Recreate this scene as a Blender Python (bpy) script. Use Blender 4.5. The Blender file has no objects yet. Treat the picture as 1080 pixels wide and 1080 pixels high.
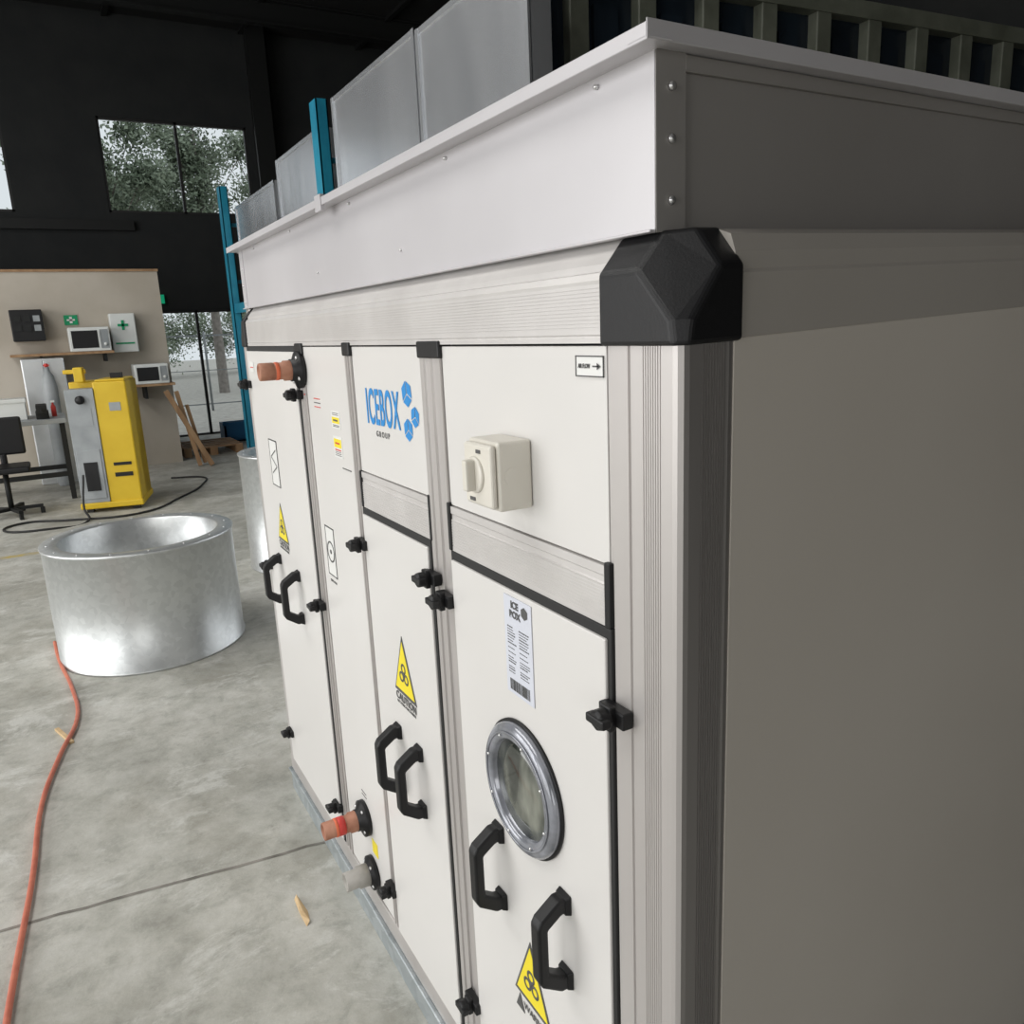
import bpy, bmesh, math, random
from mathutils import Vector, Matrix, Euler
random.seed(7)
D=bpy.data; SC=bpy.context.scene; COL=bpy.context.collection
SC.view_settings.view_transform='Standard'
# ---------------------------------------------------------------- materials
def mat(name,c,r=0.5,m=0.0,c2=None,scale=8.0,kind='noise',bump=0.0,bscale=None,emit=None,es=1.0,spec=None,detail=4.0,lo=0.35,hi=0.65,stretch=None,trans=0.0,ior=1.45):
    M=D.materials.new(name);M.use_nodes=True;n=M.node_tree.nodes;l=M.node_tree.links
    b=n['Principled BSDF']
    b.inputs['Base Color'].default_value=(*c,1);b.inputs['Roughness'].default_value=r;b.inputs['Metallic'].default_value=m
    if spec is not None:b.inputs['Specular IOR Level'].default_value=spec
    if trans:
        b.inputs['Transmission Weight'].default_value=trans;b.inputs['IOR'].default_value=ior
    if emit:
        b.inputs['Emission Color'].default_value=(*emit,1);b.inputs['Emission Strength'].default_value=es
    if c2 or bump:
        tc=n.new('ShaderNodeTexCoord');mp=n.new('ShaderNodeMapping');l.new(tc.outputs['Object'],mp.inputs[0])
        if stretch:mp.inputs['Scale'].default_value=stretch
    if c2:
        if kind=='voronoi':
            t=n.new('ShaderNodeTexVoronoi');t.inputs['Scale'].default_value=scale;out=t.outputs['Color']
            sp=n.new('ShaderNodeSeparateColor');l.new(out,sp.inputs[0]);out=sp.outputs[0]
        else:
            t=n.new('ShaderNodeTexNoise');t.inputs['Scale'].default_value=scale;t.inputs['Detail'].default_value=detail;out=t.outputs['Fac']
        l.new(mp.outputs[0],t.inputs['Vector'])
        cr=n.new('ShaderNodeValToRGB');cr.color_ramp.elements[0].position=lo;cr.color_ramp.elements[1].position=hi
        cr.color_ramp.elements[0].color=(*c,1);cr.color_ramp.elements[1].color=(*c2,1)
        l.new(out,cr.inputs[0]);l.new(cr.outputs[0],b.inputs['Base Color'])
    if bump:
        t2=n.new('ShaderNodeTexNoise');t2.inputs['Scale'].default_value=bscale or scale;t2.inputs['Detail'].default_value=4
        l.new(mp.outputs[0],t2.inputs['Vector'])
        bp=n.new('ShaderNodeBump');bp.inputs['Strength'].default_value=bump;bp.inputs['Distance'].default_value=0.01
        l.new(t2.outputs['Fac'],bp.inputs['Height']);l.new(bp.outputs[0],b.inputs['Normal'])
    return M
panel=mat('white_panel',(.66,.645,.625),.33,c2=(.70,.685,.665),scale=1.5)
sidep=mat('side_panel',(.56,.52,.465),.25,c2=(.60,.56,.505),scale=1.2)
railp=mat('side_rail_dark',(.46,.43,.39),.26,.2,c2=(.50,.47,.43),scale=1.2)  # side rail set darker and warmer than the front rail
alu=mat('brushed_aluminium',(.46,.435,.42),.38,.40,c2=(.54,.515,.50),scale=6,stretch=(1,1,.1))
alud=mat('aluminium_shaded_side',(.27,.255,.245),.38,.5,c2=(.31,.295,.285),scale=6,stretch=(1,1,.1))  # darker copy of the aluminium; shade on the post's side put into the colour
alul=mat('aluminium_light',(.54,.52,.505),.4,.2,c2=(.61,.59,.575),scale=6)
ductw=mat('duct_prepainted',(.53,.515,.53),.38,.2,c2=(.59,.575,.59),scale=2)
ductd=mat('duct_shaded_side',(.28,.265,.25),.4,.2,c2=(.32,.305,.29),scale=2)  # same duct sheet darkened; the side's shade is put into the colour
galv=mat('galvanised_steel',(.58,.60,.60),.38,.75,c2=(.65,.67,.67),scale=40,kind='voronoi',lo=.1,hi=.9,bump=.04,bscale=6)
galv2=mat('galvanised_dull',(.60,.62,.65),.26,.75,c2=(.76,.78,.81),scale=3,stretch=(1,1,.25),detail=8)
base_m=mat('galvanised_base',(.38,.42,.44),.4,.6,c2=(.46,.5,.52),scale=30,kind='voronoi')
blk=mat('black_plastic',(.010,.010,.011),.45,bump=.05,bscale=400,spec=.35)
gask=mat('black_gasket',(.015,.015,.015),.7)
swm=mat('switch_plastic',(.66,.63,.56),.35,c2=(.68,.65,.58),scale=3)
blue=mat('logo_blue',(.02,.25,.62),.4)
greytxt=mat('grey_print',(.08,.08,.08),.5)
paper=mat('label_paper',(.60,.62,.69),.4,c2=(.62,.64,.71),scale=3)
white=mat('sticker_white',(.75,.75,.73),.4)
yel=mat('sticker_yellow',(.85,.70,.02),.4)
redp=mat('red_print',(.6,.05,.04),.5)
copper=mat('copper_pipe',(.33,.14,.085),.6,.2,c2=(.46,.23,.15),scale=25)
orange=mat('pipe_end_orange',(.75,.16,.07),.5)
pvc=mat('pvc_grey',(.30,.29,.26),.5,c2=(.40,.38,.35),scale=20)
bolt=mat('zinc_bolt',(.75,.75,.75),.3,.8)
glassy=mat('porthole_glass',(.03,.035,.03),.07,.0,c2=(.24,.25,.21),scale=16,detail=3,spec=.9,lo=.42,hi=.66,stretch=(1,1,.45))  # mottled base colour paints dark greenish reflections into the glass
clear=mat('clear_plastic',(.17,.18,.20),.14,.2,c2=(.32,.33,.37),scale=25,spec=.8)
teal=mat('teal_paint',(.01,.19,.30),.45,c2=(.015,.25,.37),scale=5)
darkwall=mat('dark_wall_cladding',(.013,.015,.016),.8,c2=(.019,.021,.021),scale=2,bump=.3,bscale=20)
ceilm=mat('dark_roof',(.006,.007,.007),.8,c2=(.010,.010,.010),scale=3)
steel_d=mat('dark_steel',(.010,.011,.011),.6,.2)
beige=mat('beige_partition',(.42,.375,.31),.7,c2=(.50,.455,.39),scale=1.5)
frame_d=mat('window_frame',(.02,.02,.02),.5)
yelp=mat('machine_yellow',(.64,.42,.01),.45,c2=(.70,.48,.02),scale=4)
greyp=mat('machine_grey',(.26,.28,.29),.45,c2=(.36,.38,.39),scale=4)
stain=mat('stainless',(.55,.57,.58),.35,.6,c2=(.66,.68,.69),scale=3)
wplas=mat('white_enamel',(.66,.68,.66),.4,c2=(.70,.72,.70),scale=3)
green=mat('safety_green',(.0,.30,.12),.5)
exitm=mat('exit_green_lit',(.0,.4,.18),.5,emit=(.02,.8,.4),es=.2)
wood=mat('timber',(.28,.16,.08),.7,c2=(.38,.24,.13),scale=12,stretch=(1,1,.1))
woodc=mat('wood_chip',(.55,.38,.20),.7,c2=(.65,.48,.28),scale=40)
hosem=mat('orange_hose',(.48,.13,.08),.5,c2=(.58,.18,.11),scale=20)
rubber=mat('black_rubber',(.015,.015,.015),.6)
olive=mat('container_rib_green',(.10,.108,.082),.5,c2=(.155,.165,.13),scale=6)
cdark=mat('container_recess',(.006,.009,.013),.25,c2=(.016,.024,.034),scale=3,stretch=(1,1,.3))
leaf=mat('tree_leaves',(.13,.17,.11),.7,c2=(.27,.32,.23),scale=1.2)
bark=mat('tree_bark',(.20,.18,.16),.8,c2=(.30,.27,.24),scale=8)
gravel=mat('outdoor_gravel',(.42,.40,.36),.9,c2=(.56,.54,.49),scale=6)
linep=mat('yellow_floor_paint',(.50,.38,.11),.7,c2=(.38,.35,.28),scale=15)
glass=mat('window_glass',(.80,.83,.84),.02,trans=1.0,ior=1.02)
skyl=mat('skylight_sheet',(.8,.7,.4),.6,emit=(1,.85,.5),es=.3)
# concrete floor
def concrete():
    M=D.materials.new('concrete_floor');M.use_nodes=True;n=M.node_tree.nodes;l=M.node_tree.links;b=n['Principled BSDF']
    tc=n.new('ShaderNodeTexCoord')
    def noise(s,d,dist=0,st=None,ro=.68):
        mp=n.new('ShaderNodeMapping');l.new(tc.outputs['Object'],mp.inputs[0])
        if st:mp.inputs['Scale'].default_value=st
        t=n.new('ShaderNodeTexNoise');t.inputs['Scale'].default_value=s;t.inputs['Detail'].default_value=d;t.inputs['Roughness'].default_value=ro;t.inputs['Distortion'].default_value=dist;l.new(mp.outputs[0],t.inputs['Vector']);return t.outputs['Fac']
    def ramp(f,els):
        r=n.new('ShaderNodeValToRGB');e=r.color_ramp.elements
        while len(e)<len(els):e.new(.5)
        for i,(p,c) in enumerate(els):e[i].position=p;e[i].color=(*c,1)
        l.new(f,r.inputs[0]);return r.outputs[0]
    def mix(a,bb,f,mode='MIX'):
        x=n.new('ShaderNodeMix');x.data_type='RGBA';x.blend_type=mode
        if isinstance(f,float):x.inputs[0].default_value=f
        else:l.new(f,x.inputs[0])
        l.new(a,x.inputs[6]);l.new(bb,x.inputs[7]);return x.outputs[2]
    def rgb(*c):
        r=n.new('ShaderNodeRGB');r.outputs[0].default_value=(*c,1);return r.outputs[0]
    a=ramp(noise(1.3,12,.15,ro=.72),[(.37,(.36,.355,.32)),(.5,(.49,.485,.445)),(.62,(.61,.60,.56))])
    c=ramp(noise(9,12,.3,ro=.75),[(.34,(.62,.62,.60)),(.50,(.92,.92,.90)),(.64,(1.0,1.0,1.0))])
    base=mix(a,c,.8,'MULTIPLY')
    s=ramp(noise(.9,10,.3,ro=.7),[(.50,(0,0,0)),(.60,(.5,.5,.5))])
    base=mix(base,rgb(.29,.275,.23),s)
    w=ramp(noise(2.3,14,.4,(.8,1.3,1),ro=.78),[(.54,(0,0,0)),(.61,(.55,.55,.55))])
    base=mix(base,rgb(.67,.67,.635),w)
    dk=ramp(noise(5,12,.2,ro=.8),[(.60,(0,0,0)),(.67,(.5,.5,.5))])
    base=mix(base,rgb(.20,.19,.165),dk)
    l.new(base,b.inputs['Base Color'])
    rr=ramp(noise(4,6),[(.3,(.42,.42,.42)),(.7,(.75,.75,.75))]);l.new(rr,b.inputs['Roughness'])
    b.inputs['Specular IOR Level'].default_value=.35
    bp=n.new('ShaderNodeBump');bp.inputs['Strength'].default_value=.3;bp.inputs['Distance'].default_value=.01;l.new(noise(30,8),bp.inputs['Height']);l.new(bp.outputs[0],b.inputs['Normal'])
    return M
conc=concrete()
# ---------------------------------------------------------------- mesh helpers
def empty(name,loc=(0,0,0),rz=0):
    e=D.objects.new(name,None);e.location=loc;e.rotation_euler=(0,0,rz);e.empty_display_size=.1;COL.objects.link(e);return e
class P:
    def __init__(s,*mats):s.bm=bmesh.new();s.mats=list(mats)
    def mi(s,m):
        if m is None:return 0
        if m not in s.mats:s.mats.append(m)
        return s.mats.index(m)
    def box(s,x0,x1,y0,y1,z0,z1,m=None,M=None):
        v=[s.bm.verts.new(Vector(p)) for p in[(x0,y0,z0),(x1,y0,z0),(x1,y1,z0),(x0,y1,z0),(x0,y0,z1),(x1,y0,z1),(x1,y1,z1),(x0,y1,z1)]]
        if M:
            for q in v:q.co=M@q.co
        i=s.mi(m)
        for f in[(3,2,1,0),(4,5,6,7),(0,1,5,4),(1,2,6,5),(2,3,7,6),(3,0,4,7)]:
            s.bm.faces.new([v[k] for k in f]).material_index=i
        return s
    def prism(s,pts,axis,a,b,m=None,M=None):
        def mk(p,t):
            return Vector((p[0],p[1],t)) if axis=='z' else Vector((p[0],t,p[1])) if axis=='y' else Vector((t,p[0],p[1]))
        A=[s.bm.verts.new(mk(p,a)) for p in pts];B=[s.bm.verts.new(mk(p,b)) for p in pts]
        if M:
            for q in A+B:q.co=M@q.co
        i=s.mi(m);n=len(pts);fs=[s.bm.faces.new(A),s.bm.faces.new(B[::-1])]
        for k in range(n):fs.append(s.bm.faces.new([A[k],B[k],B[(k+1)%n],A[(k+1)%n]]))
        for f in fs:f.material_index=i
        return s
    def rings(s,prof,center,axis='z',seg=48,m=None,smooth=True,closed=False):
        c=Vector(center);i=s.mi(m);R=[]
        for r,h in prof:
            ring=[]
            for k in range(seg):
                t=2*math.pi*k/seg;u,w=r*math.cos(t),r*math.sin(t)
                p=Vector((u,w,h)) if axis=='z' else Vector((-h,u,w)) if axis=='-x' else Vector((u,h,w))
                ring.append(s.bm.verts.new(c+p))
            R.append(ring)
        n=len(R)
        for a in range(n if closed else n-1):
            A=R[a];B=R[(a+1)%n]
            for k in range(seg):
                f=s.bm.faces.new([A[k],A[(k+1)%seg],B[(k+1)%seg],B[k]]);f.material_index=i;f.smooth=smooth
        if not closed:
            for ring in(R[0],R[-1]):
                if (ring[0].co-ring[seg//2].co).length>1e-5:
                    s.bm.faces.new(ring).material_index=i
        return s
    def hull(s,pts,m=None,dis=0):
        vs=[s.bm.verts.new(Vector(p)) for p in pts]
        r=bmesh.ops.convex_hull(s.bm,input=vs);i=s.mi(m)
        for g in r['geom']:
            if isinstance(g,bmesh.types.BMFace):g.material_index=i
        bad=[g for g in r['geom_interior'] if isinstance(g,bmesh.types.BMVert)]
        if bad:bmesh.ops.delete(s.bm,geom=bad,context='VERTS')
        if dis:bmesh.ops.dissolve_limit(s.bm,angle_limit=math.radians(dis),verts=s.bm.verts[:],edges=s.bm.edges[:])
        return s
    def poly(s,pts,m=None):
        s.bm.faces.new([s.bm.verts.new(Vector(p)) for p in pts]).material_index=s.mi(m);return s
    def done(s,name,parent=None,bevel=0,seg=2,loc=None,rot=None,recalc=True):
        if recalc:bmesh.ops.recalc_face_normals(s.bm,faces=s.bm.faces[:])
        me=D.meshes.new(name);s.bm.to_mesh(me);s.bm.free()
        for m in s.mats:me.materials.append(m)
        o=D.objects.new(name,me);COL.objects.link(o)
        if parent:o.parent=parent
        if loc:o.location=loc
        if rot:o.rotation_euler=rot
        if bevel:
            b=o.modifiers.new('bevel','BEVEL');b.width=bevel;b.segments=seg;b.limit_method='ANGLE';b.angle_limit=math.radians(30)
        return o
def tube(name,pts,r,m,parent=None,res=6):
    cu=D.curves.new(name,'CURVE');cu.dimensions='3D';cu.bevel_depth=r;cu.bevel_resolution=3;cu.resolution_u=res
    sp=cu.splines.new('BEZIER');sp.bezier_points.add(len(pts)-1)
    for i,p in enumerate(pts):
        b=sp.bezier_points[i];b.co=p;b.handle_left_type=b.handle_right_type='AUTO'
    cu.materials.append(m);cu.use_fill_caps=True
    o=D.objects.new(name,cu);COL.objects.link(o)
    if parent:o.parent=parent
    return o
FR=Matrix(((0,0,-1),(-1,0,0),(0,1,0)))  # text on front face
def ftext(name,s,y,z,size,m,parent,x=-.0015,bold=0,align='CENTER',sx=1.0,sp=1.0):
    cu=D.curves.new(name,'FONT');cu.body=s;cu.size=size;cu.align_x=align;cu.align_y='CENTER';cu.extrude=.0003;cu.offset=bold;cu.space_character=sp
    cu.materials.append(m);o=D.objects.new(name,cu);COL.objects.link(o);o.parent=parent
    o.matrix_local=Matrix.Translation((x,y,z))@FR.to_4x4()@Matrix.Diagonal((sx,1,1,1));return o
# ================================================================ AIR HANDLING UNIT
ahu=empty('air_handling_unit')
W=1.15;LEN=2.05;ZB=.09;ZR=1.577
P(panel).box(.012,W-.01,.012,LEN-.01,ZB,1.57).done('core',ahu)
def ribs(a,b,n,depth):
    out=[];st=(b-a)/n
    for i in range(n):
        t=a+i*st;out+=[(t,0),(t+st*.5,0),(t+st*.5,depth),(t+st*.98,depth)]
    return out
pts=[(0.004,.127),(0.004,.118),(0,.116),(0,.086),(.0025,.085),(.0025,.082),(0,.081)]
for t,d in ribs(-.062,-.030,8,.0008):pts.append((d,-t))
pts+=[(0,.030),(0,.012),(.0015,.006),(.006,.0015),(.012,0)]
for t,d in ribs(.026,.066,10,.0012):pts.append((t,d))
pts+=[(.070,0),(.078,.002),(.078,.05),(.05,.127)]
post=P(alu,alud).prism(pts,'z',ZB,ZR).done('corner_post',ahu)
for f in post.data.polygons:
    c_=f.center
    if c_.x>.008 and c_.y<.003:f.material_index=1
P(alu).box(0,.06,LEN-.055,LEN,ZB,ZR).done('corner_post_far',ahu,.004)
P(alu).box(W-.07,W,0,.1,ZB,ZR).done('corner_post_side',ahu,.004)
P(alu).box(W-.07,W,LEN-.1,LEN,ZB,ZR).done('corner_post_rear',ahu,.004)
def railprof():
    p=[(0,ZR),(0,ZR+.006),(.0015,ZR+.008),(0,ZR+.010)]
    for t,d in ribs(ZR+.014,ZR+.066,12,.0008):p.append((d,t))
    p+=[(0,ZR+.070),(.004,ZR+.078),(.009,ZR+.080),(.010,ZR+.088),(.026,ZR+.108),(.032,ZR+.115),(.07,ZR+.115),(.07,ZR)]
    return p
P(alul).prism(railprof(),'y',.125,LEN-.01).done('top_rail_front',ahu)
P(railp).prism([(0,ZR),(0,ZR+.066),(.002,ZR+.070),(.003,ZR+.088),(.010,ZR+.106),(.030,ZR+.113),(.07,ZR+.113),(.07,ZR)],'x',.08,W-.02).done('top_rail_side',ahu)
P(alu).box(.02,W,LEN-.05,LEN-.001,ZR,ZR+.115).box(W-.05,W-.001,.02,LEN,ZR,ZR+.115).done('top_rail_rear',ahu,.004)
P(alu).box(.06,W-.02,.06,LEN-.03,ZR+.09,ZR+.112).done('roof_panel',ahu)
def cap(name,fx,fy):
    q=[(-.006,.131,1.574),(-.006,.006,1.574),(.006,-.006,1.574),(.086,-.006,1.574),
       (-.006,.131,1.652),(-.006,.062,1.652),(-.006,.010,1.600),(.010,-.006,1.600),(.050,-.006,1.652),(.086,-.006,1.652),
       (.028,.131,1.692),(.028,.060,1.692),(.050,.030,1.692),(.086,.030,1.692),(.086,.131,1.692),(.086,.131,1.574)]
    q=[(fx(x),fy(y),z) for x,y,z in q]
    P(blk).hull(q,dis=6).done(name,ahu,.005,3)
cap('corner_cap',lambda x:x,lambda y:y)
cap('corner_cap_far',lambda x:x,lambda y:LEN-y*.5)
cap('corner_cap_side',lambda x:W-x,lambda y:y)
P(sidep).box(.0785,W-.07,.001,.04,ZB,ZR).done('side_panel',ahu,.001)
b=P(base_m).box(-.004,.05,-.004,LEN+.01,0,.085).box(W-.05,W+.004,-.004,LEN+.01,0,.085).box(.05,W-.05,-.004,.05,0,.085).box(.05,W-.05,LEN-.04,LEN+.01,0,.085)
b.box(-.012,.05,-.008,LEN+.014,.078,.086)
b.done('base_frame',ahu,.003)
P(alu).box(-.002,.05,.10,LEN,.088,.145).done('bottom_rail',ahu,.003)
def divider(name,y0,y1,z0=.14,z1=ZR):
    w=y1-y0;p=[(.03,y0),(-.001,y0),(-.001,y0+w*.2),(.003,y0+w*.22),(.003,y0+w*.45),(-.001,y0+w*.47),(-.001,y0+w*.55),(.002,y0+w*.57),(.002,y0+w*.8),(-.001,y0+w*.82),(-.001,y1),(.03,y1)]
    P(alu).prism(p,'z',z0,z1).done(name,ahu)
    P(blk).box(-.005,.02,y0-.004,y1+.004,ZR-.022,ZR+.006).done(name+'_joint',ahu,.003)
divider('divider_near',.575,.655)
divider('divider_mid',1.018,1.056)
divider('divider_far',1.375,1.43)
P(panel).box(.003,.02,.129,.573,1.312,1.574).done('panel_upper_near',ahu,.001)
P(panel).box(.003,.02,.657,1.016,1.312,1.574).done('panel_upper_mid',ahu,.001)
P(panel).box(.001,.02,1.058,1.373,.148,1.574).done('panel_fixed',ahu,.001)
def midrail(name,y0,y1):
    z0,z1=1.232,1.310
    p=[(.03,z0),(0,z0),(0,z0+.004)]
    for t,d in ribs(z0+.006,z1-.026,10,.0007):p.append((d,t))
    p+=[(0,z1-.024),(.002,z1-.022),(.002,z1-.014),(0,z1-.012),(0,z1),(.03,z1)]
    P(alul).prism(p,'y',y0,y1).done(name,ahu)
midrail('mid_rail_near',.13,.574);midrail('mid_rail_mid',.656,1.017)
P(blk).box(-.003,.02,.122,.134,1.232,1.316).done('mid_rail_joint',ahu,.002)
P(blk).box(-.003,.02,.570,.580,1.232,1.316).box(-.003,.02,.652,.660,1.232,1.316).box(-.003,.02,1.012,1.02,1.232,1.312).done('mid_rail_joints',ahu,.002)
def door(name,y0,y1,z0,z1):
    P(gask).box(-.003,.02,y0-.001,y1+.001,z0,z1+.001).done(name+'_gasket',ahu,.002)
    P(panel).box(-.007,.01,y0+.007,y1-.006,z0+.006,z1-.013).done(name,ahu,.002)
door('door_near',.121,.572,.15,1.231)
door('door_mid',.658,1.015,.15,1.231)
door('door_far',1.433,1.993,.15,1.575)
FX=-.0075
def handle(name,y,z,h=.158):
    g=.050;w=.012
    o=P(blk)
    t=h/2
    pr=[(FX,t),(FX-.018,t),(FX-g,t-.022),(FX-g-.006,t-.032),(FX-g-.006,-t+.032),(FX-g,-t+.022),(FX-.018,-t),(FX,-t),
        (FX,-t+.026),(FX-.014,-t+.026),(FX-g+.012,-t+.042),(FX-g+.012,t-.042),(FX-.014,t-.026),(FX,t-.026)]
    o.prism(pr,'y',-w,w)
    o.done(name,ahu,.0045,3,loc=(0,y,z))
    q=P(blk)
    for s in(1,-1):q.hull([(FX,-.016,s*(t+.003)),(FX,.016,s*(t+.003)),(FX,.016,s*(t-.030)),(FX,-.016,s*(t-.030)),(FX-.009,-.013,s*t),(FX-.009,.013,s*t),(FX-.009,.013,s*(t-.028)),(FX-.009,-.013,s*(t-.028))])
    q.done(name+'_feet',ahu,.002,loc=(0,y,z))
for i,(y,z) in enumerate([(.437,.704),(.237,.704),(.888,.690),(.775,.690),(1.838,.858),(1.625,.855)]):handle('handle_%d'%(i+1),y,z)
def latch(i,y,z,k=.84):
    o=P(blk)
    o.box(-.020,.0,-.030,.030,-.013,.013)
    o.box(-.030,-.018,-.012,.012,-.020,.020)
    o.rings([(.017,.026),(.017,.044),(.012,.048),(0.0001,.048)],(0,0,0),'-x',8,smooth=False)
    o.box(-.050,-.034,-.022,.022,-.007,.007)
    for v in o.bm.verts:v.co=v.co*k+Vector((0,y,z))
    o.done('latch_%d'%i,ahu,.0022,2)
for i,(y,z) in enumerate([(.106,1.127),(.648,1.166),(.592,1.140),(1.02,1.148),(1.42,.89),(1.985,.868),(1.96,.27),(1.452,.262),(1.03,.262),(.585,.30),(1.985,1.46),(1.43,1.455),(.112,.26)]):latch(i,y,z)
# porthole
c=(FX,.343,.901)
P(clear).rings([(.106,0),(.106,.010),(.100,.016),(.084,.018),(.079,.012),(.079,0)],c,'-x',64).rings([(.094,.0175),(.094,.019),(.090,.019),(.090,.0175)],c,'-x',64,closed=True).done('porthole_ring',ahu)
P(blk).rings([(.110,0),(.110,.004),(.104,.005),(.104,0)],c,'-x',64).done('porthole_seal',ahu)
P(glassy).rings([(.080,.004),(.080,.006),(.05,.009),(.0001,.010)],c,'-x',64).done('porthole_glass',ahu)
q=P(bolt)
for k in range(8):
    t=k*math.pi/4+.3;q.rings([(.0025,.017),(.0025,.020),(.0001,.021)],(c[0],c[1]+.087*math.cos(t),c[2]+.087*math.sin(t)),'-x',8)
q.done('porthole_screws',ahu)
# isolator switch
sw=P(swm).box(-.050,.003,.302,.390,1.354,1.450);sw.box(-.060,-.050,.306,.386,1.358,1.446);sw.done('isolator_switch_body',ahu,.006,3)
o=P(swm).rings([(.026,.058),(.026,.064),(.0001,.064)],(0,.352,1.402),'-x',32)
o.box(-.078,-.062,.345,.359,1.380,1.424);o.done('isolator_switch_knob',ahu,.003)
P(greytxt).box(-.0612,-.0600,.334,.346,1.433,1.438).box(-.0612,-.060,.355,.370,1.364,1.369).done('isolator_switch_print',ahu)
P(swm).rings([(.012,-.0005),(.012,.001),(.0001,.001)],(-.030,.3015,1.402),'y',24).done('isolator_switch_knockout',ahu)
# logo
ftext('logo_text','ICEBOX',.862,1.452,.100,blue,ahu,x=.002,bold=.0016,sx=.47,sp=1.10)
ftext('logo_subtext','G R O U P',.868,1.402,.016,greytxt,ahu,x=.002)
q=P(blue)
def iso(cy,cz,r,ang=0):
    hx=[(math.cos(math.radians(a+ang)),math.sin(math.radians(a+ang))) for a in(90,30,-30,-90,-150,150)]
    g=.88
    for k in(0,2,4):
        a,b_,c_=hx[k],hx[(k+1)%6],hx[(k+2)%6]
        quad=[(0,0),a,b_,c_] ; mx=sum(p[0] for p in quad)/4;my=sum(p[1] for p in quad)/4
        pp=[((p[0]-mx)*g+mx,(p[1]-my)*g+my) for p in quad]
        q.poly([(.0022,cy-p[0]*r,cz+p[1]*r) for p in pp])
iso(.732,1.490,.026,8);iso(.700,1.450,.021,-8);iso(.735,1.424,.023,3)
q.done('logo_cubes',ahu,recalc=False)
# airflow sign
q=P(white).box(.0015,.0035,.132,.189,1.538,1.563);q.done('airflow_sign',ahu)
q=P(greytxt)
for a in[(.132,.189,1.538,1.5395),(.132,.189,1.5615,1.563),(.132,.1335,1.538,1.563),(.1875,.189,1.538,1.563)]:q.box(.0008,.002,*a)
q.box(.0008,.002,.141,.154,1.5497,1.5515);q.poly([(.0008,.137,1.5506),(.0008,.145,1.5548),(.0008,.145,1.5464)]);q.done('airflow_sign_border',ahu,recalc=False)
ftext('airflow_sign_text','AIR FLOW',.171,1.5505,.0078,greytxt,ahu,x=.0008,sx=.68)
# rating label
P(paper).box(FX-.001,FX,.303,.382,1.052,1.210).done('rating_label',ahu)
ftext('label_title','ICE\nBOX',.350,1.190,.015,greytxt,ahu,x=FX-.0015,bold=.0006)
q=P(greytxt)
z=1.160
while z>1.084:
    h=random.choice([.0012,.0018]);
    for a,b_ in((.374,.348),(.340,.310)):
        yy=a
        while yy>b_+.004+random.random()*.008:
            w=random.uniform(.002,.006);q.box(FX-.0014,FX-.001,yy-w,yy,z,z+h);yy-=w+.0012
    z-=random.choice([.0042,.0046,.0075])
yy=.372
while yy>.315:
    w=random.choice([.0008,.0014,.002]);q.box(FX-.0014,FX-.001,yy-w,yy,1.058,1.076);yy-=w+random.choice([.0008,.0014])
q.hull([(FX-.0014,.322,1.203),(FX-.0014,.331,1.198),(FX-.0014,.331,1.188),(FX-.0014,.322,1.183),(FX-.0014,.313,1.188),(FX-.0014,.313,1.198),(FX-.001,.322,1.19)])
q.done('rating_label_print',ahu)
def caution(name,y,z,w,h,text=True,x=FX):
    q=P(greytxt).prism([(y-w/2,z-h/2),(y+w/2,z-h/2),(y,z+h/2)],'x',x-.0008,x)
    k=.86;q.prism([(y-w/2*k,z-h/2+h*.06),(y+w/2*k,z-h/2+h*.06),(y,z+h/2-h*.09)],'x',x-.0014,x-.0004,yel)
    cz=z-h*.14
    for t in(90,210,330):
        a=math.radians(t);cy_,cz_=y+math.cos(a)*w*.12,cz+math.sin(a)*w*.12
        q.rings([(w*.105,.0016),(w*.105,.0019),(w*.06,.0019),(w*.06,.0016)],(x,cy_,cz_),'-x',16,greytxt,closed=True)
    q.rings([(w*.035,.0016),(w*.035,.0021),(.0001,.0021)],(x,y,cz),'-x',10,greytxt)
    q.done(name,ahu)
    if text:
        ftext(name+'_text','CAUTION',y,z-h/2-.012,w*.20,greytxt,ahu,x=x-.001,bold=.0004,sp=1.05)
        ftext(name+'_subtext','ROTATING PARTS INSIDE',y,z-h/2-.026,w*.075,greytxt,ahu,x=x-.001)
caution('caution_sticker_mid',.830,.925,.115,.135)
caution('caution_sticker_near',.350,.548,.115,.130,False)
q=P(greytxt).prism([(.378,.448),(.406,.448),(.392,.480)],'x',FX-.0008,FX)
q.done('mini_warning',ahu)
ftext('near_caution_text','WARNING',.335,.466,.018,greytxt,ahu,x=FX-.001,bold=.0002)
caution('caution_sticker_far',1.76,1.055,.12,.12,True)
def outline(name,y0,y1,z0,z1,x,t=.003):
    q=P(white).box(x-.0006,x,y0,y1,z0,z1)
    for a in[(y0,y1,z0,z0+t),(y0,y1,z1-t,z1),(y0,y0+t,z0,z1),(y1-t,y1,z0,z1)]:q.box(x-.0012,x,*a,greytxt)
    return q
q=outline('coil',1.725,1.815,1.165,1.305,FX)
zz=[(1.80,1.20),(1.74,1.225),(1.80,1.25),(1.74,1.275)]
for (a,b_),(c_,d) in zip(zz,zz[1:]):
    q.poly([(FX-.0013,a,b_),(FX-.0013,a,b_+.004),(FX-.0013,c_,d+.004),(FX-.0013,c_,d)],greytxt)
q.done('coil_symbol_sticker',ahu,recalc=False)
q=outline('fan',1.265,1.335,1.00,1.13,.001)
q.rings([(.028,.0008),(.028,.0015),(.024,.0015),(.024,.0008)],(.001,1.30,1.065),'-x',24,greytxt,closed=True)
q.rings([(.006,.0008),(.006,.0015),(.0001,.0015)],(.001,1.30,1.065),'-x',12,greytxt)
q.done('fan_symbol_sticker',ahu)
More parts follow.
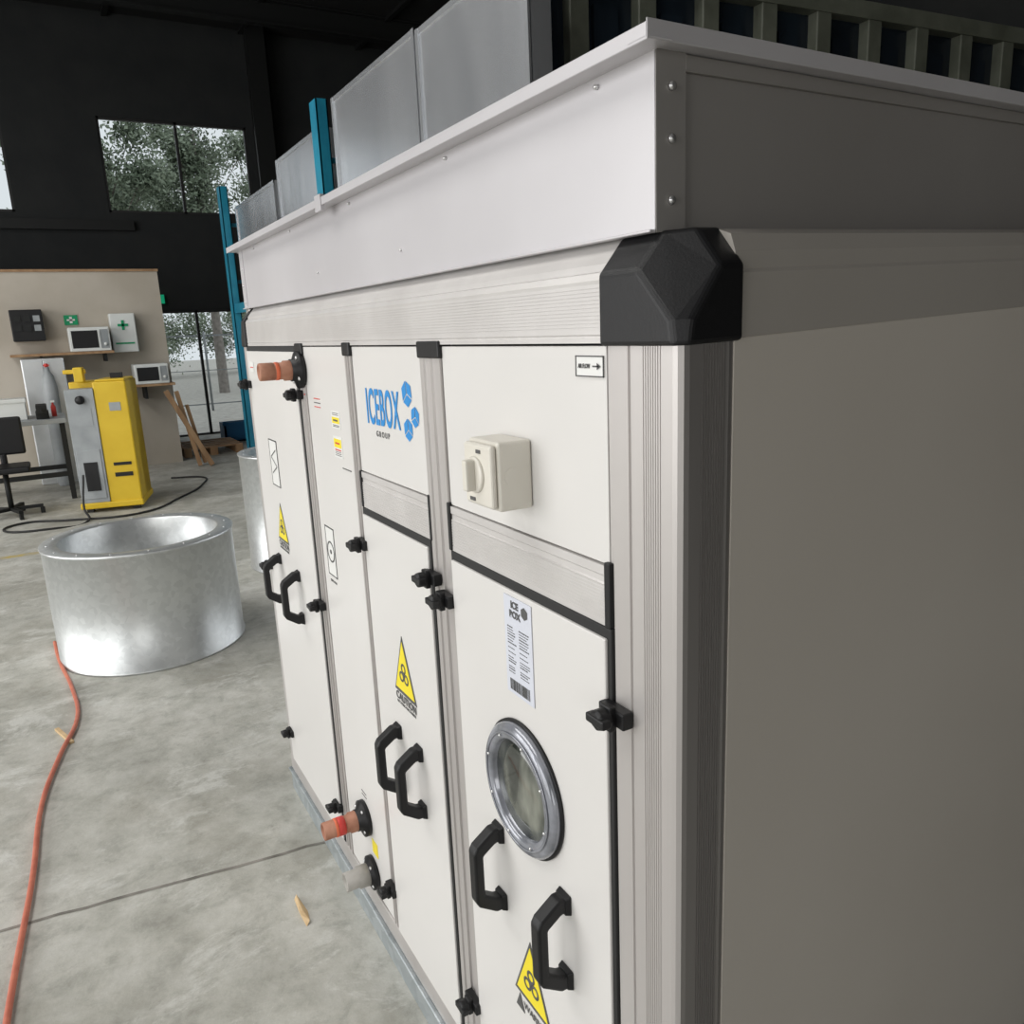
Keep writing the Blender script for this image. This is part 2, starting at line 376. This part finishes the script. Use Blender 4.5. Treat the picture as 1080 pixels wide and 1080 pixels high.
ftext('fan_symbol_text','SUPPLY FAN',1.30,.985,.009,greytxt,ahu,x=.0)
q=P(white).box(0,.001,1.130,1.190,1.390,1.430).box(0,.001,1.130,1.190,1.322,1.372)
q.box(-.0004,0,1.134,1.186,1.402,1.416,yel).box(-.0004,0,1.134,1.186,1.346,1.366,yel)
for z in(1.394,1.397,1.421,1.425,1.327,1.331,1.335):q.box(-.0004,0,1.138,1.182,z,z+.0014,greytxt)
q.box(-.0004,0,1.138,1.182,1.339,1.342,redp).box(-.0008,-.0003,1.145,1.176,1.354,1.358,redp).box(-.0008,-.0003,1.145,1.176,1.407,1.411,greytxt)
q.done('warning_labels',ahu)
P(redp).box(-.0004,.001,1.375,1.42,1.455,1.458).box(-.0004,.001,1.08,1.14,1.30,1.302,greytxt).box(0,.001,1.27,1.32,1.45,1.452).box(0,.001,1.27,1.32,1.44,1.442,greytxt).box(0,.001,1.27,1.32,1.43,1.432,redp).done('pipe_text',ahu)
P(white).box(FX-.001,FX,1.90,1.95,1.50,1.53).box(FX-.0014,FX-.001,1.905,1.945,1.512,1.515,redp).done('far_door_sticker',ahu)
P(greytxt).box(0,.001,1.20,1.235,.425,.427).box(0,.001,1.20,1.235,.415,.417).box(0,.001,1.145,1.185,.27,.31,yel).done('pipe_labels_low',ahu)
def pipe(name,y,z,r,l,fr,m,em,rx=0):
    q=P(blk).rings([(fr,0),(fr,.012),(fr*.6,.020),(fr*.6,.028),(.0001,.028)],(0,y,z),'-x',28)
    q.rings([(r*1.18,.0),(r*1.18,.045),(r,.048),(r,l),(r*.8,l+.001),(r*.78,l-.02),(.0001,l-.02)],(0,y,z),'-x',24,m)
    if em:q.rings([(r*1.04,l-.035),(r*1.04,l-.002),(r*.9,l),(r*.9,l-.035)],(0,y,z),'-x',24,em,closed=True)
    for k in range(4):
        t=k*math.pi/2+.6;q.rings([(.005,.012),(.005,.018),(.0001,.018)],(0,y+fr*.78*math.cos(t),z+fr*.78*math.sin(t)),'-x',6,bolt)
    q.done(name,ahu)
pipe('pipe_stub_upper',1.402,1.518,.021,.105,.046,copper,copper)
P(orange).rings([(.0222,.058),(.0222,.066),(.021,.067),(.021,.058)],(0,1.402,1.518),'-x',24,closed=True).done('pipe_band',ahu)
pipe('pipe_stub_lower',1.219,.352,.023,.115,.048,copper,None)
P(redp).rings([(.0245,.060),(.0245,.078),(.023,.079),(.023,.060)],(0,1.219,.352),'-x',24,closed=True).done('pipe_band_lower',ahu)
P(orange).rings([(.0245,.079),(.0245,.085),(.023,.086),(.023,.079)],(0,1.219,.352),'-x',24,closed=True).done('pipe_band_orange',ahu)
pipe('drain_stub',1.189,.206,.025,.080,.045,pvc,None)
# rooftop duct collar
X0,Y0,X1,Y1=.020,.062,W-.03,LEN+.0;Z0,Z1=1.690,1.864
d=P(ductw).box(X0,X0+.002,Y0,Y1,Z0,Z1).box(X1-.002,X1,Y0,Y1,Z0,Z1).box(X0,X1,Y1-.002,Y1,Z0,Z1)
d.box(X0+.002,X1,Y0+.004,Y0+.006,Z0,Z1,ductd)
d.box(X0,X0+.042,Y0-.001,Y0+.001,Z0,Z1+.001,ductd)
d.box(X0-.002,X0,Y1-.045,Y1,Z0,Z1)
d.done('duct_collar',ahu)
fl=P(ductw)
fl.box(X0-.030,X0+.001,Y0-.026,Y1+.03,Z1,Z1+.002).box(X0-.032,X0-.030,Y0-.026,Y1+.03,Z1-.002,Z1+.014)
fl.box(X0-.032,X1,Y0-.024,Y0+.004,Z1,Z1+.002,ductw).box(X0-.032,X1,Y0-.026,Y0-.024,Z1-.001,Z1+.017,ductw)
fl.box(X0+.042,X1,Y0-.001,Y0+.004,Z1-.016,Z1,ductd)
fl.box(X0,X1,Y1,Y1+.03,Z1,Z1+.002).box(X0,X1,Y1+.03,Y1+.032,Z1-.002,Z1+.016)
fl.box(X1,X1+.03,Y0,Y1,Z1,Z1+.002)
fl.box(X0-.008,X0,Y0,Y1,Z0,Z0+.003)
fl.done('duct_flange',ahu,.0008,1)
q=P(bolt)
for z in(1.832,1.782,1.722):q.rings([(.0045,0),(.0045,-.003),(.0001,-.004)],(X0+.021,Y0-.001,z),'y',10)
for y in(.16,.55,1.0,1.45,1.85):q.rings([(.003,0),(.003,.004),(.0001,.005)],(X0,y,Z1-.010),'-x',8)
for y in(.75,1.25):q.rings([(.0022,0),(.0022,.003),(.0001,.004)],(X0,y,Z0+.05),'-x',8)
for z in(1.71,1.76,1.81):q.rings([(.003,0),(.003,.003),(.0001,.004)],(X0-.002,Y1-.022,z),'-x',8)
q.done('duct_screws',ahu)
P(ductw).box(X0-.034,X0-.026,1.08,1.12,Z1-.012,Z1+.020).done('flange_cleat',ahu)
# the cabinet is slightly out of square: skew the body behind the front frame
for o in list(ahu.children):
    if o.type!='MESH' or o.location.length>.001:continue
    for v in o.data.vertices:
        if v.co.x>.03:
            t=v.co.x-.03
            v.co.y+=.085*t
            if v.co.z>1.5:v.co.z+=.028*t
# ================================================================ ROOM
XL,XR,YN,YF,ZC=-8.0,9.5,-9.0,14.0,6.5
P(conc).box(XL,XR,YN,YF,-.15,0).done('floor')
P(ceilm).box(XL,XR,YN,YF,ZC,ZC+.1).done('ceiling')
def wall_y(name,y0,y1,x0,x1,z0,z1,holes,m):
    q=P(m);xs=sorted({x0,x1,*[h[0] for h in holes],*[h[1] for h in holes]});zs=sorted({z0,z1,*[h[2] for h in holes],*[h[3] for h in holes]})
    for a,b_ in zip(xs,xs[1:]):
        for c_,d in zip(zs,zs[1:]):
            mx,mz=(a+b_)/2,(c_+d)/2
            if any(h[0]<mx<h[1] and h[2]<mz<h[3] for h in holes):continue
            q.box(a,b_,y0,y1,c_,d)
    return q.done(name)
holes=[(.68,2.93,3.63,5.03),(-2.9,-.60,3.6,4.85),(1.16,3.3,0,2.1)]
wall_y('wall_back',YF,YF+.15,XL,XR,0,ZC,holes,darkwall)
wall_y('wall_front',YN-.15,YN,XL,XR,0,ZC,[(-6.5,-2,0,4.5)],darkwall)
P(darkwall).box(XR,XR+.15,YN,YF,0,ZC).done('wall_right')
q=P(darkwall)
for a,b_,z0,z1 in[(YN,-5,0,ZC),(-5,1,4.8,ZC),(1,2.2,0,ZC),(2.2,9,4.8,ZC),(9,YF,0,ZC)]:q.box(XL-.15,XL,a,b_,z0,z1)
q.done('wall_left')
def window(name,x0,x1,z0,z1,mull):
    w=empty(name);t=.035;q=P(frame_d)
    q.box(x0,x1,YF+.02,YF+.09,z0,z0+t).box(x0,x1,YF+.02,YF+.09,z1-t,z1).box(x0,x0+t,YF+.02,YF+.09,z0,z1).box(x1-t,x1,YF+.02,YF+.09,z0,z1)
    for mx in mull:q.box(mx-t*.6,mx+t*.6,YF+.02,YF+.09,z0,z1)
    q.done('frame',w);P(glass).box(x0+t,x1-t,YF+.05,YF+.055,z0+t,z1-t).done('pane',w)
window('window_1',.68,2.93,3.63,5.03,[1.82]);window('window_2',-2.9,-.60,3.6,4.85,[-1.8])
window('door_1',1.16,3.3,0,2.1,[1.78,2.4])
q=P(steel_d)
for y in(-5,0,4.6,9.2,12.6):
    q.box(XL,XR,y-.08,y+.08,ZC-.35,ZC-.32).box(XL,XR,y-.01,y+.01,ZC-.32,ZC-.02).box(XL,XR,y-.08,y+.08,ZC-.04,ZC-.01)
for x in range(-7,10,2):q.box(x-.04,x+.04,YN,YF,ZC-.06,ZC-.002)
q.done('roof_beams')
P(steel_d).box(3.05,3.25,13.7,13.99,0,ZC).box(3.0,3.3,13.65,13.72,0,ZC).done('steel_column')
P(skyl).box(5.9,6.7,11.0,11.9,ZC-.02,ZC-.004).box(8.2,9.3,1,6,ZC-.02,ZC-.004).done('ceiling_skylight')
P(steel_d).box(-8,1.0,13.9,13.98,3.35,3.5).done('trim_1')
e=empty('exit_sign');P(exitm).box(1.10,1.30,13.93,13.99,2.22,2.36).done('body',e);P(white).box(1.17,1.23,13.925,13.93,2.25,2.33).done('figure',e)
P(beige).box(-4.5,.88,11.0,11.12,0,2.5).box(-4.5,.89,10.98,11.14,2.5,2.53,wood).done('wall_partition')
e=empty('first_aid_cabinet');P(wplas).box(.226,.518,10.82,11.0,1.50,1.98).done('cabinet',e,.01)
P(green).box(.31,.43,10.81,10.82,1.82,1.85).box(.355,.385,10.81,10.82,1.775,1.895).box(.26,.48,10.812,10.82,1.60,1.62).done('cross',e)
e=empty('safety_sign');P(green).box(-.27,-.12,10.985,11.0,1.86,1.98).box(-.21,-.18,10.98,10.985,1.88,1.96,white).box(-.24,-.15,10.98,10.985,1.91,1.93,white).done('plate',e)
def microwave(name,x0,x1,y0,y1,z0,z1):
    e=empty(name);P(wplas).box(x0,x1,y0,y1,z0,z1).done('case',e,.01)
    w=x1-x0;P(blk).box(x0+.03,x0+w*.70,y0-.006,y0,z0+.04,z1-.04).done('window',e)
    P(greyp).box(x0+w*.76,x1-.02,y0-.006,y0,z0+.03,z1-.03).rings([(.02,-.006),(.02,-.02),(.0001,-.02)],(x0+w*.87,y0,z0+.08),'y',12,wplas).done('controls',e)
    P(wplas).box(x0+w*.71,x0+w*.735,y0-.03,y0-.02,z0+.04,z1-.04).done('handle',e)
microwave('microwave_oven',-.26,.19,10.6,10.98,1.532,1.82)
microwave('microwave_oven',.40,.80,10.55,10.95,1.092,1.34)
e=empty('timber_shelf');P(wood).box(-.9,.21,10.58,11.0,1.50,1.53).done('board',e)
P(steel_d).box(-.6,-.57,10.65,11.0,1.485,1.5).box(.1,.13,10.65,11.0,1.4,1.5).done('brackets',e)
e=empty('timber_shelf');P(wood).box(.3,.86,10.55,11.0,1.06,1.09).done('board',e)
P(steel_d).box(.5,.53,10.65,11.0,.9,1.06).done('brackets',e)
e=empty('wall_control_box');P(blk).box(-.84,-.50,10.75,11.0,1.68,2.05).done('case',e,.01)
q=P(greyp)
for i in range(3):
    for j in range(2):q.box(-.80+i*.10,-.73+i*.10,10.74,10.75,1.80+j*.11,1.87+j*.11,steel_d if i<2 else greyp)
q.done('buttons',e)
e=empty('stainless_cabinet');P(stain).box(-.80,-.36,10.3,10.9,.0,1.475).done('case',e,.01)
P(greyp).box(-.79,-.585,10.285,10.3,.05,1.45,stain).box(-.575,-.37,10.285,10.3,.05,1.45,stain).box(-.61,-.60,10.26,10.285,.8,1.1).box(-.56,-.55,10.26,10.285,.8,1.1).done('doors',e,.004)
e=empty('gas_cylinder');P(wplas).rings([(.07,0),(.08,.02),(.08,1.15),(.06,1.28),(.03,1.33),(.025,1.38),(.0001,1.38)],(-.55,10.12,0),'z',24,greyp).done('bottle',e)
P(redp).rings([(.02,1.38),(.02,1.42),(.0001,1.42)],(-.55,10.12,0),'z',10).box(-.58,-.52,10.11,10.13,1.39,1.41).done('valve',e)
e=empty('workbench');P(greyp).box(-2.2,-.45,9.0,9.8,.82,.87).done('top',e,.005)
q=P(steel_d)
for x in(-2.15,-.52):
    for y in(9.05,9.70):q.box(x,x+.05,y,y+.05,0,.82)
q.box(-2.15,-.5,9.06,9.09,.25,.30).box(-2.15,-.5,9.7,9.73,.25,.3);q.done('legs',e)
e=empty('storage_carton');P(wplas).box(-1.15,-.80,9.2,9.5,.87,1.08).box(-1.16,-.79,9.19,9.51,1.05,1.09).done('box',e,.005)
e=empty('bench_vice');P(steel_d).box(-.72,-.60,9.1,9.3,.87,.95).box(-.71,-.61,9.0,9.08,.93,1.02).box(-.71,-.61,9.16,9.3,.93,1.02).rings([(.012,-.14),(.012,.0),(.0001,0)],(-.66,9.0,.97),'y',10).done('vice',e,.005)
e=empty('red_spray_bottle');P(redp).rings([(.025,0),(.025,.10),(.010,.13),(.010,.15),(.0001,.15)],(-.55,9.4,.87),'z',16).box(-.57,-.53,9.36,9.42,1.02,1.04,white).done('bottle',e)
e=empty('office_chair');cx,cy=-1.05,8.45
P(blk).box(cx-.22,cx+.22,cy-.22,cy+.22,.44,.50).done('seat',e,.02)
P(blk).box(cx-.20,cx+.20,cy+.20,cy+.25,.58,.95).box(cx-.03,cx+.03,cy+.2,cy+.24,.4,.6).done('backrest',e,.02)
q=P(steel_d).rings([(.025,.08),(.025,.44)],(cx,cy,0),'z',12)
for k in range(5):
    t=k*2*math.pi/5;M=Matrix.Translation((cx,cy,0))@Matrix.Rotation(t,4,'Z');q.box(0,.27,-.02,.02,.06,.09,M=M);q.box(.24,.28,-.015,.015,0,.06,M=M)
q.done('base',e)
e=empty('yellow_welding_machine',(-.12,8.25,0),math.radians(-14))
P(yelp).box(-.02,.27,-.25,.35,.08,1.26).box(-.28,.27,.0,.35,.08,1.26).box(-.29,.28,-.27,.37,.04,.10).done('body',e,.012)
P(greyp).box(-.27,-.02,-.26,.0,.10,1.20).box(-.25,-.04,-.268,-.26,.14,.62).done('front_panel',e,.006)
P(blk).box(-.20,-.08,-.275,-.268,.22,.50).box(.06,.22,-.256,-.25,.45,.48).box(.06,.22,-.256,-.25,.34,.38).done('vents',e)
P(greyp).box(.10,.20,-.254,-.25,.98,1.06).box(-.24,-.06,-.264,-.26,.85,1.02).done('labels',e)
P(yelp).box(-.20,-.12,-.1,.0,1.26,1.40).box(-.30,-.10,-.06,-.02,1.34,1.38).box(.0,.26,-.22,.30,1.26,1.28).done('top_hook',e,.006)
P(blk).rings([(.04,-.12),(.04,-.16),(.0001,-.16)],(-.14,-.14,1.10),'y',20).box(.10,.2,.0,.1,1.28,1.33).done('gauge',e)
q=P(rubber)
for x in(-.22,.2):
    for y in(-.18,.28):q.box(x-.03,x+.03,y-.03,y+.03,0,.05)
q.done('feet',e)
tube('welding_cable',[(-.40,7.93,.4),(-.44,7.80,.1),(-.42,7.65,.012),(-.75,7.5,.012),(-1.1,7.7,.012),(-.95,7.95,.012),(-.6,7.8,.012),(0,7.65,.012),(.45,8.2,.012),(.8,8.9,.012),(.86,9.4,.012),(.55,9.6,.012)],.010,rubber)
e=empty('timber_offcuts')
M=Matrix.Translation((1.15,10.3,0))@Matrix.Rotation(math.radians(-24),4,'Y')
P(wood).box(-.03,.03,-.02,.02,0.014,1.1,M=M).done('plank_1',e)
M=Matrix.Translation((.98,10.35,0.0))@Matrix.Rotation(math.radians(-10),4,'Y')
P(wood).box(.0,.05,-.02,.02,0.01,1.0,M=M).box(.08,.12,.03,.07,0.02,.8,M=M).done('plank_2',e)
e=empty('blue_storage_crate');q=P(mat('crate_blue',(.01,.12,.28),.5)).box(1.75,2.35,12.6,12.63,.0,.30).box(1.75,2.35,12.97,13.0,.0,.3).box(1.75,1.78,12.6,13,.0,.3).box(2.32,2.35,12.6,13,.0,.3).box(1.75,2.35,12.6,13,.0,.03);q.box(1.72,2.38,12.57,12.6,.27,.32).done('crate',e)
e=empty('timber_pallet');q=P(wood)
for i in range(5):q.box(.95,1.75,11.3+i*.2,11.42+i*.2,.11,.13)
for x in(.95,1.3,1.65):q.box(x,x+.1,11.3,12.22,0,.11)
q.done('slats',e)
# ================================================================ ducts on floor
def drum(name,cx,cy,r,ri,h,m):
    e=empty(name,(cx,cy,0))
    pr=[(r+.004,0),(r+.006,.010),(r,.014),(r,h-.018),(r+.006,h-.014),(r+.008,h-.003),(r+.004,h)]
    P(m).rings(pr+[(ri+.01,h),(ri,h-.006),(ri,.01),(ri+.01,0)],(0,0,0),'z',128,closed=True).done('shell',e)
    q=P(m).box(r-.004,r+.002,-.006,.006,.02,h-.02);q.done('seam',e,rot=(0,0,math.radians(20)))
    q=P(bolt)
    for k in range(16):
        t=k*math.pi/8;q.rings([(.005,h),(.005,h+.003),(.0001,h+.004)],((r-.03)*math.cos(t),(r-.03)*math.sin(t),0),'z',8)
    q.done('rivets',e)
drum('galvanised_duct_section',-.255,3.96,.465,.385,.615,galv)
drum('galvanised_duct_section',.93,5.05,.42,.36,.82,galv)
tube('orange_air_hose',[(-.74,4.25,.012),(-.72,3.912,.012),(-.675,3.5,.012),(-.666,3.135,.012),(-.74,2.8,.012),(-.80,2.458,.012),(-.826,1.996,.012),(-.865,1.548,.012),(-.89,1.2,.012),(-.93,.7,.012),(-.85,.1,.012)],.009,hosem)
P(woodc).hull([(-.160,1.47,0),(-.152,1.475,.010),(-.140,1.40,.0),(-.148,1.35,.008),(-.160,1.34,0),(-.165,1.39,.010),(-.155,1.40,.012)]).done('wood_offcut')
M=Matrix.Translation((-.72,3.0,0))@Matrix.Rotation(.3,4,'Z')
P(woodc).box(-.009,.009,-.09,.09,0,.012,M=M).done('timber_stick',None,.002)
q=P(mat('joint_dark',(.10,.095,.08),.9,c2=(.30,.28,.25),scale=9,detail=8));
pp=[(-6,2.3)]
xx=-3.0
while xx<0:
    pp.append((xx,1.685+.115*(-xx/.9)*(1 if xx>-1 else .9)+random.uniform(-.005,.005)));xx+=.07
pp.append((0.0,1.68))
for (a,b_),(c_,d) in zip(pp,pp[1:]):
    w=.006;q.poly([(a,b_-w,.0012),(c_,d-w,.0012),(c_,d+w,.0012),(a,b_+w,.0012)])
q.done('floor_joint',recalc=False)
P(linep).box(-6,-.79,6.60,6.68,.0,.0015).done('floor_line_marking')
# ================================================================ racks, stored panels
e=empty('pallet_rack')
q=P(teal)
for y in(5.82,9.67):
    for x in(1.5,2.35):
        q.box(x,x+.09,y-.08,y-.07,0,3.34).box(x,x+.01,y-.08,y+.08,0,3.34).box(x+.08,x+.09,y-.08,y+.08,0,3.34).box(x-.03,x+.12,y-.1,y+.1,0,.01)
    for k in range(5):
        z=.3+k*.65;q.box(1.58,2.36,y-.012,y+.012,z,z+.04)
q.done('uprights',e)
q=P(teal)
for z in(1.9,):q.box(1.52,1.56,5.90,9.60,z,z+.11).box(2.38,2.42,5.90,9.60,z,z+.11)
q.done('beams',e)
def pan(name,y0,y1,h,x=1.5,d=.11):
    e=empty(name);q=P(galv2).box(x,x+.004,y0,y1,0,h)
    q.box(x,x+d,y0,y0+.004,0,h).box(x,x+d,y1-.004,y1,0,h).box(x,x+d,y0,y1,h-.004,h).box(x-.012,x,y0,y0+.035,0,h).box(x-.012,x,y1-.035,y1,0,h).box(x-.008,x,y0,y1,h-.03,h)
    q.done('sheet',e)
pan('galvanised_duct_panel',2.66,3.85,3.22);pan('galvanised_duct_panel',3.87,5.36,3.24)
pan('galvanised_duct_panel',6.05,7.45,3.22,1.62);pan('galvanised_duct_panel',7.6,9.4,3.08,1.62)
e=empty('ribbed_shipping_container',(1.80,2.95,0),math.radians(-4.7))
q=P(olive)
Lc,Hc=7.0,3.34
q.box(0,Lc,.06,2.2,0,Hc-.05,cdark)
q.box(0,Lc,-.02,.16,Hc-.09,Hc,olive).box(0,Lc,0,.16,0,.14,olive).box(0,.03,-.005,2.2,0,Hc,cdark)
q.done('shell',e)
q=P(olive);x=.10
while x<Lc:
    q.box(x,x+.11,-.01,.07,.1,Hc-.08);x+=.40
q.done('ribs',e,.006,1)
q=P(cdark);x=.26
while x<Lc:
    q.box(x,x+.14,.03,.06,.3,Hc-.2);x+=.40
q.done('recess_panels',e)
# ================================================================ outside
P(gravel).box(-60,60,-60,80,-.30,-.16).done('ground_outside')
def tree(loc,h,r,n,zl=.3):
    e=empty('gum_tree',loc);q=P(bark);q.rings([(.18,-.2),(.13,h*.4),(.06,h*.8),(.0001,h*.9)],(0,0,0),'z',10)
    cl=[]
    for k in range(20):
        a=random.random()*6.28;z=h*(zl+(.95-zl)*random.random());rr=r*random.random()
        c_=Vector((rr*math.cos(a),rr*math.sin(a),z));cl.append(c_)
        s=Vector((0,0,z*.7));dd=(c_-s);pr=dd.cross(Vector((0,0,1))).normalized()*.04
        q.poly([s-pr,s+pr,c_+pr*.3,c_-pr*.3]);pz=Vector((0,0,.04));q.poly([s-pz,s+pz,c_+pz*.3,c_-pz*.3])
    q.done('trunk',e,recalc=False)
    q=P(leaf)
    for k in range(n):
        c_=random.choice(cl)+Vector([random.gauss(0,r*.11) for _ in range(3)])
        u=Vector([random.gauss(0,1) for _ in range(3)]).normalized();v=u.orthogonal().normalized();s=.04+.05*random.random()
        q.poly([c_-u*s,c_+v*s*.7,c_+u*s,c_-v*s*.7])
    q.done('leaves',e,recalc=False)
for x,y,h,r,n,zl in[(1.6,27,8.5,2.4,15000,.45),(4.6,28,9.5,2.6,15000,.4),(7.5,31,9,2.6,5000,.4),(3.2,36,8.5,3.0,12000,.45),(3.5,44,4.2,3.2,9000,.2),(9,45,4.5,3.4,9000,.2)]:tree((x,y,-.16),h,r,n,zl)
e=empty('chain_link_fence');q=P(greyp)
for k in range(14):
    x=-6+k*1.5;q.rings([(.03,-.16),(.03,1.8),(.0001,1.82)],(x,21,0),'z',8)
q.box(-6,14,20.99,21.01,1.70,1.74).box(-6,14,20.99,21.01,.0,.03).box(-6,14,20.99,21.01,.85,.87).done('posts',e)
# ================================================================ light
Wd=D.worlds.new('sky');SC.world=Wd;Wd.use_nodes=True;n=Wd.node_tree.nodes;l=Wd.node_tree.links
bg=n['Background'];bg.inputs[0].default_value=(.93,.97,1.0,1);bg.inputs[1].default_value=.95
def area(name,loc,rot,sx,sy,p,c=(1,1,1)):
    L=D.lights.new(name,'AREA');L.shape='RECTANGLE';L.size=sx;L.size_y=sy;L.energy=p;L.color=c
    o=D.objects.new(name,L);o.location=loc;o.rotation_euler=rot;COL.objects.link(o);return o
area('daylight_roller_door_1',(XL+.1,-2,2.4),(0,math.radians(-90),0),4.7,6,230,(1,.985,.965))
area('daylight_roller_door_2',(XL+.1,5.6,2.4),(0,math.radians(-90),0),4.7,6.8,380,(1,.99,.98))
area('daylight_front_door',(-4.25,YN+.1,2.0),(math.radians(90),0,0),4.4,3.8,120,(1,.97,.93))
area('added_overhead_fill',(-3.8,4.0,ZC-.08),(0,0,0),3.0,9,410,(1,.985,.95))  # added overhead fill to brighten the floor; no roof sheets modelled here
# ================================================================ camera
cam=D.cameras.new('camera');cam.sensor_width=36;cam.lens=36*839.74/1080;cam.clip_start=.02;cam.clip_end=300
co=D.objects.new('camera',cam);COL.objects.link(co)
R=Euler((1.34221013,0.0433120284,-0.524431497)).to_matrix()
co.matrix_world=Matrix.Translation((-0.555,-0.62275766,1.6))@R.to_4x4()
SC.camera=co
